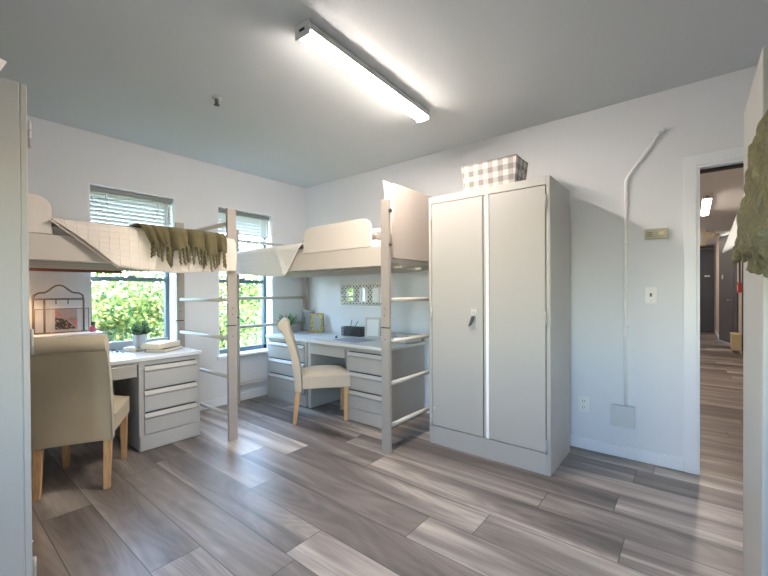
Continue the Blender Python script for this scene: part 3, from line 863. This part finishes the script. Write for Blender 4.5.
# ------------------------------------------------------------------ chairs (front at +Y)
def chair(label, loc, rotz, mat, group):
    t = thing('dining_chair', label, 'chair', loc, rotz, group)
    w = .203
    prof = [(-.16, .30), (-.175, .50), (-.205, .66), (-.248, .80), (-.274, .88), (-.278, .925), (-.292, .955), (-.322, .970), (-.356, .96), (-.376, .925),
            (-.368, .888), (-.340, .868), (-.308, .80), (-.264, .66), (-.236, .50), (-.226, .30)]
    fine = []
    n_ = len(prof)
    for i in range(n_ - 1):
        p0, p1, p2, p3 = [Vector(prof[max(0, min(n_ - 1, i + q))]) for q in (-1, 0, 1, 2)]
        for k in range(4):
            q = k / 4
            fine.append(tuple(.5 * (2 * p1 + (p2 - p0) * q + (2 * p0 - 5 * p1 + 4 * p2 - p3) * q * q + (3 * p1 - p0 - 3 * p2 + p3) * q ** 3)))
    fine.append(prof[-1])
    ob('backrest', prism(bmesh.new(), fine, 0, -w, w, .009), mat, t, 'auto')
    bm = bmesh.new()
    for s in (-1, 1):
        tube(bm, [(s * (w - .002), y, z) for y, z in prof[9:]], .004, 6)
    tube(bm, [(-w + .01, -.355, .872), (w - .01, -.355, .872)], .004, 6)
    ob('piping', bm, mat, t)
    # crowned seat
    def seat_top(u, v):
        x = lerp(-w - .003, w + .003, u); y = lerp(-.15, .29, v)
        c = (1 - (2 * u - 1) ** 6) * (1 - (2 * v - 1) ** 6)
        return x, y, .44 + .038 * c + .012 * (1 - (2 * u - 1) ** 2) * (1 - (2 * v - 1) ** 2)
    ob('seat_cushion', grid(seat_top, 24, 24), mat, t, True)
    ob('seat', bx(-w, w, -.16, .287, .325, .452, bev=.012, seg=3), mat, t)
    for s in (-1, 1):
        f0, b0 = .245, -.195
        bm = bmesh.new()
        def leg(p0, p1, a, b):
            v0 = [bm.verts.new((p0[0] + i * a, p0[1] + j * a, p0[2])) for i, j in ((-1, -1), (1, -1), (1, 1), (-1, 1))]
            v1 = [bm.verts.new((p1[0] + i * b, p1[1] + j * b, p1[2])) for i, j in ((-1, -1), (1, -1), (1, 1), (-1, 1))]
            bm.faces.new(v0[::-1]); bm.faces.new(v1)
            for k in range(4): bm.faces.new((v0[k], v0[(k + 1) % 4], v1[(k + 1) % 4], v1[k]))
            bmesh.ops.bevel(bm, geom=list(bm.edges), offset=.004, segments=2, affect='EDGES')
        leg((s * (w - .03), f0, .33), (s * (w - .033), f0, 0), .022, .017)
        ob('leg', bm, M['leg'], t)
        bm = bmesh.new(); leg((s * (w - .03), b0, .32), (s * (w - .03), b0 - .038, 0), .022, .017)
        ob('leg', bm, M['leg'], t)
    return t
chair('tan upholstered chair with rolled back seen from behind at left', (.842, -2.562, 0), math.radians(62.5), M['chair_a'], 'upholstered dining chairs')
chair('cream upholstered chair turned sideways at the desk by the corner', (1.128, -.77, 0), math.radians(-39), M['chair_b'], 'upholstered dining chairs')

# ------------------------------------------------------------------ basket on the locker
t = thing('storage_basket', 'grey and white gingham basket on top of the middle locker', 'basket', (2.775, -.405, 1.9805))
bm = bmesh.new()
def fr(w, dd, z): return [(-w, -dd, z), (w, -dd, z), (w, dd, z), (-w, dd, z)]
rings = [fr(.195, .105, 0), fr(.222, .125, .225), fr(.214, .117, .225), fr(.19, .098, .01)]
V = [[bm.verts.new(p) for p in r] for r in rings]
for a, b in zip(V, V[1:]):
    for k in range(4): bm.faces.new((a[k], a[(k + 1) % 4], b[(k + 1) % 4], b[k]))
bm.faces.new(V[0][::-1]); bm.faces.new(V[3])
o = ob('basket_body', bm, M['gingham'], t); box_uv(o)
bm = bmesh.new()
tube(bm, [(-.219, -.122, .226), (.219, -.122, .226), (.219, .122, .226), (-.219, .122, .226), (-.219, -.122, .226)], .005, 8, False)
ob('rim', bm, M['gingham'], t)
ob('grommet', lathe(bmesh.new(), [(.013, -.003), (.013, .003)], 14), M['chrome'], t).matrix_local = Matrix.Translation((.214, .02, .14)) @ Matrix.Rotation(PI / 2, 4, 'Y')

# ------------------------------------------------------------------ three-panel mirror on the back wall
t = thing('wall_mirror', 'white lattice-framed mirror with three panes on the back wall', 'mirror', (.665, -.001, 1.055))
MW, MH = .75, .275
ob('shade_plate', bx(0, MW, -.008, 0, 0, MH), M['lattice_shade'], t)  # added grey plate, stands in for shade in the lattice holes
cw = .105; ch = .15; gx = [.118, .322, .527]; gz = .06
bm = bmesh.new()
box(bm, 0, MW, -.022, -.008, 0, .014); box(bm, 0, MW, -.022, -.008, MH - .014, MH)
box(bm, 0, .012, -.022, -.008, .012, MH - .012); box(bm, MW - .012, MW, -.022, -.008, .012, MH - .012)
for g in gx:
    box(bm, g - .01, g + cw + .01, -.024, -.008, gz - .01, gz); box(bm, g - .01, g + cw + .01, -.024, -.008, gz + ch, gz + ch + .01)
    box(bm, g - .01, g, -.024, -.008, gz, gz + ch); box(bm, g + cw, g + cw + .01, -.024, -.008, gz, gz + ch)
def crossbars(x0, x1, z0, z1):
    r = .0066; m = (x0 + x1) / 2, (z0 + z1) / 2
    for (a, b) in (((x0, z0), (x1, z1)), ((x0, z1), (x1, z0))):
        tube(bm, [(a[0], -.015, a[1]), (b[0], -.015, b[1])], r, 6)
    lathe(bm, [(.009, -.006), (.009, .006)], 8, (m[0], -.015, m[1]))
nx = 14; dx = (MW - .024) / nx; dz = (MH - .024) / 5
for i in range(nx):
    for j in range(5):
        x0, z0 = .012 + i * dx, .012 + j * dz
        cxm, czm = x0 + dx / 2, z0 + dz / 2
        if any(g - .005 < cxm < g + cw + .005 for g in gx) and gz - .005 < czm < gz + ch + .005: continue
        crossbars(x0, x0 + dx, z0, z0 + dz)
ob('lattice_frame', bm, M['white'], t)
for g in gx: ob('mirror_pane', bx(g, g + cw, -.014, -.009, gz, gz + ch), M['mirror'], t)

# ------------------------------------------------------------------ things on the desks
DT = .7285
def photo_frame(label, loc, rz, w, h, mat, inner, group=None, bw=.022):
    t = thing('picture_frame', label, 'picture frame', loc, rz, group)
    tilt = Matrix.Rotation(math.radians(-10), 4, 'X')
    bm = bmesh.new()
    box(bm, -w / 2, w / 2, -.012, .0, 0, bw, bev=.003); box(bm, -w / 2, w / 2, -.012, .0, h - bw, h, bev=.003)
    box(bm, -w / 2, -w / 2 + bw, -.012, .0, bw, h - bw, bev=.003); box(bm, w / 2 - bw, w / 2, -.012, .0, bw, h - bw, bev=.003)
    ob('frame', bm, mat, t).matrix_local = tilt
    ob('picture', bx(-w / 2 + bw, w / 2 - bw, -.006, -.002, bw, h - bw), inner, t).matrix_local = tilt
    ob('stand', prism(bmesh.new(), [(.004, .0), (h * .45, .0), (h * .45, h * .0 + .001)], 0, -.015, .015) if False else bx(-.015, .015, h * .12, h * .13 + .003, 0.0, h * .6), mat, t).matrix_local = Matrix.Translation((0, .012, 0)) @ Matrix.Rotation(math.radians(4), 4, 'X')
    return t
photo_frame('gold ornate picture frame at the back of the desk by the corner', (.365, -.13, DT), math.radians(36), .165, .235, M['gilt'], M['photo'], None, .032)
photo_frame('plain white picture frame on the desk, half behind the bed post', (1.30, -.16, DT), math.radians(30), .17, .22, M['greyplastic'], M['paper'], None, .022)

t = thing('desk_caddy', 'low black wicker desk caddy holding pens under the mirror', 'caddy', (1.0, -.14, DT), math.radians(4))
bm = bmesh.new()
W_, D_, H_ = .135, .05, .10
for z in [.008 + .018 * k for k in range(6)]:
    tube(bm, [(-W_, -D_, z), (W_, -D_, z), (W_, D_, z), (-W_, D_, z), (-W_, -D_, z)], .006, 6, False)
for k in range(9):
    x = -W_ + k * 2 * W_ / 8
    for y in (-D_, D_): tube(bm, [(x, y, .002), (x, y, H_)], .004, 6)
ob('basket_weave', bm, M['blackwire'], t)
ob('base', bx(-W_, W_, -D_, D_, 0, .006), M['blackwire'], t)
ob('divider', bx(-.01, .01, -D_, D_, .006, .1), M['blackwire'], t)
for k, (x, l, a) in enumerate(((-.08, .17, .05), (-.045, .16, .11))):
    p = tag(ob('pen', tb([(0, 0, 0), (a, 0, l)], .0045, 8), M['bookcover_dark'], None, loc=(1.0 + x, -.135, DT + .008)), ['dark pen standing at the left of the black caddy', 'slanted dark pen second from left in the black caddy'][k], 'pen', 'pens in the caddy')

t = thing('letter_tray', 'pale grey sorting tray at the right end of the desk behind the rung', 'tray', (1.72, -.215, DT), math.radians(0))
bm = bmesh.new()
box(bm, -.16, .16, -.13, .13, 0, .006); box(bm, -.16, .16, -.13, -.124, 0, .055); box(bm, -.16, .16, .124, .13, 0, .055)
box(bm, -.16, -.154, -.13, .13, 0, .055); box(bm, .154, .16, -.13, .13, 0, .055); box(bm, -.01, -.004, -.13, .13, 0, .05); box(bm, -.004, .154, .0, .006, 0, .05)
ob('tray_body', bm, M['white'], t)
ob('lining', bx(-.15, -.014, -.12, .12, .006, .03), M['bookcover_tan'], t)
ob('lining', bx(.0, .15, .01, .12, .006, .032), M['beigeplastic'], t)
tag(ob('paper_sheet', bx(-.17, .17, -.12, .12, 0, .0015), M['paper'], None, loc=(.86, -.39, DT), rotz=math.radians(-6)), 'white sheet of paper left of the blue-grey mat', 'paper')
tag(ob('desk_mat', bx(-.18, .18, -.14, .14, 0, .003, bev=.001), M['bluepaper'], None, loc=(1.27, -.415, DT), rotz=math.radians(-8)), 'blue-grey desk mat lying in front of the black caddy', 'mat')
t = thing('binder_clip', 'small dark clip lying on the white paper', 'clip', (.99, -.40, DT + .0016))
ob('clip_body', prism(bmesh.new(), [(-.008, 0), (.008, 0), (.003, .016), (-.003, .016)], 1, -.012, .012), M['dark'], t)
ob('clip_arm', tb([(0, -.008, .012), (.012, -.006, .03), (.012, .006, .03), (0, .008, .012)], .0012, 6), M['steel'], t)

def leaf(bm, p, d, n, L, w, bend=.0, seg=4):
    d = Vector(d).normalized(); n = Vector(n); s = d.cross(n)
    if s.length < 1e-4: s = d.cross(Vector((1, 0, 0)))
    s.normalize(); nn = s.cross(d)
    prev = None
    for k in range(seg + 1):
        q = k / seg; c = Vector(p) + d * L * q - nn * bend * q * q
        ww = w * math.sin(PI * min(1, .12 + .88 * q)) ** .8 if k < seg else .0008
        cur = (bm.verts.new(c - s * ww), bm.verts.new(c + s * ww))
        if prev: bm.faces.new((prev[0], prev[1], cur[1], cur[0]))
        prev = cur
# bushy plant on the window-side desk
t = thing('potted_plant', 'bushy green plant in a white pot on the window-side desk', 'plant', (.245, -2.035, DT + .0345), 0, 'potted plants')
ob('pot', lathe(bmesh.new(), [(.040, 0), (.044, .004), (.054, .095), (.058, .098), (.058, .104), (.049, .104), (.047, .09)], 28), M['pot'], t)
ob('soil', lathe(bmesh.new(), [(.047, .085), (.046, .092), (.01, .096)], 20), M['soil'], t)
bm = bmesh.new(); rr = random.Random(3)
for k in range(60):
    a = rr.uniform(0, 2 * PI); el = rr.uniform(.15, 1.5); L = rr.uniform(.05, .085) + .04 * math.sin(el)
    d_ = Vector((math.cos(a) * math.cos(el), math.sin(a) * math.cos(el), math.sin(el)))
    p0 = Vector((.02 * math.cos(a), .02 * math.sin(a), .09))
    tube(bm, [p0, p0 + d_ * L], .0012, 5)
    for j in range(9):
        q = .25 + .75 * j / 8
        side = Vector((rr.uniform(-1, 1), rr.uniform(-1, 1), rr.uniform(-.2, 1)))
        leaf(bm, p0 + d_ * L * q, d_ * .5 + side, (0, 0, 1), rr.uniform(.016, .027), .0062, .004, 3)
ob('foliage', bm, M['plant_leaf'], t)
# strap-leaved plant on the dresser
t = thing('potted_plant', 'small strap-leaved plant on the corner dresser behind the cream chair', 'plant', (.165, -.42, DT), 0, 'potted plants')
ob('pot', lathe(bmesh.new(), [(.036, 0), (.04, .004), (.05, .08), (.053, .083), (.053, .088), (.044, .088), (.042, .075)], 28), M['pot'], t)
ob('soil', lathe(bmesh.new(), [(.042, .07), (.041, .078), (.01, .08)], 20), M['soil'], t)
bm = bmesh.new()
for k in range(54):
    a = rr.uniform(0, 2 * PI); el = rr.uniform(.5, 1.45)
    d_ = (math.cos(a) * math.cos(el), math.sin(a) * math.cos(el), math.sin(el))
    leaf(bm, (.015 * math.cos(a), .015 * math.sin(a), .075), d_, (0, 0, 1), rr.uniform(.12, .20), .013, rr.uniform(.01, .06), 6)
ob('foliage', bm, M['aloe'], t)

def book(label, loc, rz, sx, sy, h, cover, group):
    t = thing('book', label, 'book', loc, rz, group)
    bm = bmesh.new()
    box(bm, -sx, sx, -sy, sy, 0, .003, bev=.001); box(bm, -sx, sx, -sy, sy, h - .003, h, bev=.001); box(bm, -sx, -sx + .004, -sy, sy, .003, h - .003)
    ob('cover', bm, cover, t)
    ob('pages', bx(-sx + .004, sx - .004, -sy + .004, sy - .004, .003, h - .003), M['pages'], t)
    return t
G = 'books on the window-side desk'
book('tan book lying under the white plant pot', (.25, -2.035, DT), math.radians(20), .075, .10, .034, M['bookcover_tan'], G)
book('slate blue book at the bottom of the two-book stack', (.43, -1.905, DT), math.radians(35), .09, .125, .028, M['bookcover_dark'], G)
book('thick pale book on top of the two-book stack', (.41, -1.925, DT + .0285), math.radians(26), .088, .125, .044, M['bookcover_pale'], G)
t = thing('eyeglasses', 'dark folded eyeglasses on the window-side desk beside the chair back', 'eyeglasses', (.37, -2.24, DT), math.radians(20))
bm = bmesh.new()
for s in (-1, 1):
    tube(bm, [(s * .032 + .026 * math.cos(k * PI / 8), 0, .02 + .018 * math.sin(k * PI / 8)) for k in range(17)], .0018, 6, False)
tube(bm, [(-.006, 0, .024), (.006, 0, .024)], .0018, 6)
ob('frame', bm, M['dark'], t)
for s in (-1, 1): ob('temple', tb([(s * .058, 0, .03), (s * .056, .01, .028), (-s * .05, .03 + .006 * s, .012)], .0018, 6), M['dark'], t)

# white riser, wire rack, print and pink bottle at the left end
t = thing('desk_riser', 'white desk shelf under the wire rack by the window', 'shelf', (.082, -2.98, DT))
ob('shelf_top', bx(.0, .24, 0, .67, .165, .185, bev=.003), M['white'], t)
ob('side_panel', bx(.0, .24, 0, .016, 0, .165), M['white'], t); ob('side_panel', bx(.0, .24, .654, .67, 0, .165), M['white'], t)
RZ = DT + .1855
t = thing('wire_rack', 'bronze wire file rack with curled top at the left of the window', 'rack', (.09, -2.545, RZ))
bm = bmesh.new()
hy = .155
def crest(y):
    q = abs(y) / hy
    return .315 + .058 * (1 - sm(.05, .62, q)) - .0
pts = [(0, -hy, .0), (0, -hy, .26), (0, -hy + .006, .295), (0, -hy + .03, .312)] + [(0, y, crest(y)) for y in [(-hy + .05) + k * (2 * hy - .1) / 20 for k in range(21)]] + [(0, hy - .03, .312), (0, hy - .006, .295), (0, hy, .26), (0, hy, 0)]
tube(bm, pts, .007, 8)
tube(bm, [(0, -hy, .265), (0, hy, .265)], .007, 8)
tube(bm, [(0, -.09, .265), (0, -.09, 0)], .007, 8)
for y in (-.02, .055): tube(bm, [(0, y, .265), (0, y, .225)], .004, 8)
tube(bm, [(0, -hy, .004), (0, hy, .004)], .004, 8)
tube(bm, [(.055, -hy, .004), (.055, hy + .02, .004)], .004, 8); tube(bm, [(.055, -hy, .19), (.055, hy + .02, .19)], .003, 8)
for y in (-hy, hy + .02): tube(bm, [(.055, y, .004), (.055, y, .19)], .003, 8); tube(bm, [(0, min(y, hy), .004), (.055, y, .004)], .003, 8)
ob('wire_frame', bm, M['bronze'], t)
ob('mesh_front', bx(.054, .056, -hy, hy + .02, .006, .188), M['mesh_pane'], t)
t = thing('art_print', 'framed pink and dark floral print standing in the wire rack', 'picture', (.112, -2.515, RZ + .007))
def poly(name, pts, mat, lab=None):
    bm = prism(bmesh.new(), pts, 0, .006, .008)
    o = ob(name, bm, mat, t); box_uv(o)
    if lab: o['label'] = lab
ob('mount', bx(0, .006, -.09, .10, 0, .20, bev=.001), M['paper'], t)
poly('print_field', [(-.062, .02), (.075, .02), (.075, .185), (-.062, .185)], M['mauveart'])
t_ = t
def poly2(name, pts, mat, lab=None):
    o = ob(name, prism(bmesh.new(), pts, 0, .008, .0095), mat, t_); box_uv(o)
    if lab: o['label'] = lab
poly2('floral_patch', [(-.062, .02), (.068, .02), (.0, .10), (-.062, .115)], M['floral'], 'dark floral triangle')
poly2('pink_patch', [(-.062, .12), (-.062, .183), (-.018, .125)], M['pinkart'], 'pink triangle')
poly2('pink_patch', [(.03, .085), (.075, .085), (.075, .025)], M['pinkart'], 'rose triangle')
poly2('tan_patch', [(.02, .088), (.075, .088), (.075, .11), (.02, .11)], M['bookcover_tan'], 'tan band')
t = thing('pink_bottle', 'small pink bottle with a grey cap beside the wire rack', 'bottle', (.20, -2.355, RZ))
ob('bottle_body', lathe(bmesh.new(), [(.022, 0), (.024, .004), (.024, .03), (.012, .046), (.012, .052)], 20), M['pink'], t)
ob('cap', lathe(bmesh.new(), [(.014, .052), (.014, .08), (.011, .082)], 16), M['steel'], t)

# table lamp that lights the wall under the window-side bed (mostly behind the near locker)
t = thing('table_lamp', 'small table lamp glowing on the window-side desk behind the near locker', 'lamp', (.18, -2.875, RZ))
ob('base', lathe(bmesh.new(), [(.06, 0), (.06, .012), (.012, .02)], 24), M['bronze'], t)
ob('stem', tb([(0, 0, .018), (0, 0, .376)], .008, 10), M['bronze'], t)
bm = bmesh.new()
for k in range(24):
    a0, a1 = 2 * PI * k / 24, 2 * PI * (k + 1) / 24
    f = [(.10 * math.cos(a0), .10 * math.sin(a0), .34), (.10 * math.cos(a1), .10 * math.sin(a1), .34), (.07 * math.cos(a1), .07 * math.sin(a1), .48), (.07 * math.cos(a0), .07 * math.sin(a0), .48)]
    bm.faces.new([bm.verts.new(p) for p in f])
bmesh.ops.remove_doubles(bm, verts=bm.verts, dist=1e-5)
ob('lamp_shade', bm, M['warmshade'], t, True, mods=[SOL(.002)])
ob('bulb', lathe(bmesh.new(), [(.008, .375), (.026, .415), (.03, .435), (.022, .46), (.004, .468)], 16), M['bulb'], t, True)

# ------------------------------------------------------------------ outdoors
g = bx(-60, -WT - .02, -40, 40, -.62, -.60); o = ob('lawn', g, M['grass']); tag(o, 'sunlit lawn outside the windows', 'lawn', kind='structure')
def tree(label, loc, H, crown, nl, mat, seed, leafsize, trunk_r=.09, lean=0.0):
    rr = random.Random(seed)
    t = thing('tree', label, 'tree', loc, 0, 'trees outside the windows')
    bm = bmesh.new()
    pts = [(lean * s * s + .06 * math.sin(s * 5 + seed), .08 * math.sin(s * 4 + seed * 2), H * s) for s in [k / 8 for k in range(9)]]
    tube(bm, pts, trunk_r, 10, True, [trunk_r * (1 - .7 * k / 8) for k in range(9)])
    for k in range(12):
        s = .3 + .65 * k / 12; p = Vector(pts[min(8, int(s * 8))]); a = rr.uniform(0, 6.28)
        e = p + Vector((math.cos(a), math.sin(a), rr.uniform(.2, .9))) * crown[0] * rr.uniform(.4, .8)
        tube(bm, [p, (p + e) / 2 + Vector((0, 0, .1)), e], .03, 7, True, [.035, .022, .008])
    ob('trunk', bm, M['bark'], t)
    bm = bmesh.new()
    cl = []
    for k in range(60):
        while True:
            v = Vector((rr.uniform(-1, 1), rr.uniform(-1, 1), rr.uniform(-1, 1)))
            if v.length < 1: break
        cl.append(Vector((v.x * crown[0], v.y * crown[1], H * .5 + crown[3] + v.z * crown[2])))
    for k in range(nl):
        c = rr.choice(cl); p = c + Vector((rr.gauss(0, .2), rr.gauss(0, .2), rr.gauss(0, .16)))
        d_ = Vector((rr.uniform(-1, 1), rr.uniform(-1, 1), rr.uniform(-1, .6)))
        leaf(bm, p, d_, (rr.uniform(-1, 1), rr.uniform(-1, 1), 1), leafsize * rr.uniform(.7, 1.3), leafsize * .32, .01, 2)
    ob('foliage', bm, mat, t)
tree('yellow-green leafy tree close outside the left-hand window', (-3.1, -3.3, -.6), 3.2, (1.2, 1.5, 1.35, -.1), 17000, M['tree_leaf'], 11, .08)
tree('leafy tree with pale leaning branch outside the window nearest the corner', (-2.9, .35, -.6), 3.6, (1.0, 1.2, 1.2, .0), 6000, M['tree_leaf'], 23, .075, .07, .3)
tree('darker green tree standing behind the nearer trees outside', (-7.6, -1.6, -.6), 3.6, (1.5, 2.4, 1.5, -.2), 9000, M['tree_leaf_b'], 31, .15)
tree('green tree farther back seen through the window nearest the corner', (-6.4, 4.3, -.6), 3.8, (1.5, 2.2, 1.6, -.2), 6000, M['tree_leaf_b'], 47, .13)
tree('bushy tree farthest left outside the left-hand window', (-5.4, -7.4, -.6), 3.4, (1.5, 2.0, 1.5, -.2), 6000, M['tree_leaf'], 53, .13)

tree('low yellow-green bush close outside between the two windows', (-3.9, -1.2, -.6), 2.2, (1.1, 1.3, .95, .1), 13000, M['tree_leaf'], 67, .075, .05)
# ------------------------------------------------------------------ light
w = bpy.data.worlds.new('sky'); scn.world = w; w.use_nodes = True
nt = w.node_tree; nt.nodes.clear()
sky = nt.nodes.new('ShaderNodeTexSky'); sky.sky_type = 'NISHITA'; sky.sun_disc = False
sky.sun_elevation = math.radians(48); sky.sun_rotation = math.radians(100); sky.air_density = 1.0; sky.dust_density = .6
bg = nt.nodes.new('ShaderNodeBackground'); bg.inputs['Strength'].default_value = 2.9
wo = nt.nodes.new('ShaderNodeOutputWorld')
mixn = nt.nodes.new('ShaderNodeMix'); mixn.data_type = 'RGBA'; mixn.inputs[0].default_value = .35
nt.links.new(sky.outputs[0], mixn.inputs[6]); mixn.inputs[7].default_value = (.62, .64, .68, 1)
nt.links.new(mixn.outputs[2], bg.inputs[0]); nt.links.new(bg.outputs[0], wo.inputs[0])

sd = bpy.data.lights.new('sun', 'SUN'); sd.energy = 2.2; sd.angle = math.radians(1.0); sd.color = (1, .95, .86)
so = bpy.data.objects.new('sun', sd); COL.objects.link(so)
so.rotation_euler = Vector((-.62, -.12, -.74)).to_track_quat('-Z', 'Y').to_euler()
for y0, y1 in WIN:
    pd = bpy.data.lights.new('window_portal', 'AREA'); pd.shape = 'RECTANGLE'; pd.size = y1 - y0; pd.size_y = WZ1 - WZ0
    pd.cycles.is_portal = True
    po = bpy.data.objects.new('window_portal', pd); COL.objects.link(po)
    po.location = (-WT - .01, (y0 + y1) / 2, (WZ0 + WZ1) / 2)
    po.rotation_euler = Vector((1, 0, 0)).to_track_quat('-Z', 'Z').to_euler()

pd = bpy.data.lights.new('window_portal', 'AREA'); pd.shape = 'RECTANGLE'; pd.size = W3[1] - W3[0]; pd.size_y = W3[3] - W3[2]
pd.cycles.is_portal = True
po = bpy.data.objects.new('window_portal', pd); COL.objects.link(po)
po.location = ((W3[0] + W3[1]) / 2, YF - .13, (W3[2] + W3[3]) / 2)
po.rotation_euler = Vector((0, 1, 0)).to_track_quat('-Z', 'Z').to_euler()

# ------------------------------------------------------------------ camera
FPX, YAW, PITCH, ROLL, SY, CX, CY, CZ = 380.7414, .6809, -.007, -.0053, 7.0864, 3.9799, -3.2673, 1.2182
f = Vector((-math.sin(YAW) * math.cos(PITCH), math.cos(YAW) * math.cos(PITCH), math.sin(PITCH)))
r = Vector((math.cos(YAW), math.sin(YAW), 0)); u = r.cross(f)
r2 = math.cos(ROLL) * r + math.sin(ROLL) * u; u2 = -math.sin(ROLL) * r + math.cos(ROLL) * u
cd = bpy.data.cameras.new('camera'); cam = bpy.data.objects.new('camera', cd); COL.objects.link(cam)
cd.sensor_width = 36; cd.sensor_fit = 'HORIZONTAL'; cd.lens = FPX / 768 * 36; cd.shift_y = SY / 768; cd.clip_start = .02; cd.clip_end = 200
mt = Matrix((r2, u2, -f)).transposed().to_4x4(); mt.translation = (CX, CY, CZ)
cam.matrix_world = mt
scn.camera = cam

scn.view_settings.view_transform = 'Standard'; scn.view_settings.look = 'None'
scn.view_settings.gamma = 1; scn.view_settings.use_curve_mapping = False
scn.view_settings.exposure = 1.85
scn.cycles.use_denoising = True
scn.cycles.max_bounces = 12; scn.cycles.diffuse_bounces = 8; scn.cycles.transparent_max_bounces = 16
scn.cycles.sample_clamp_indirect = 8
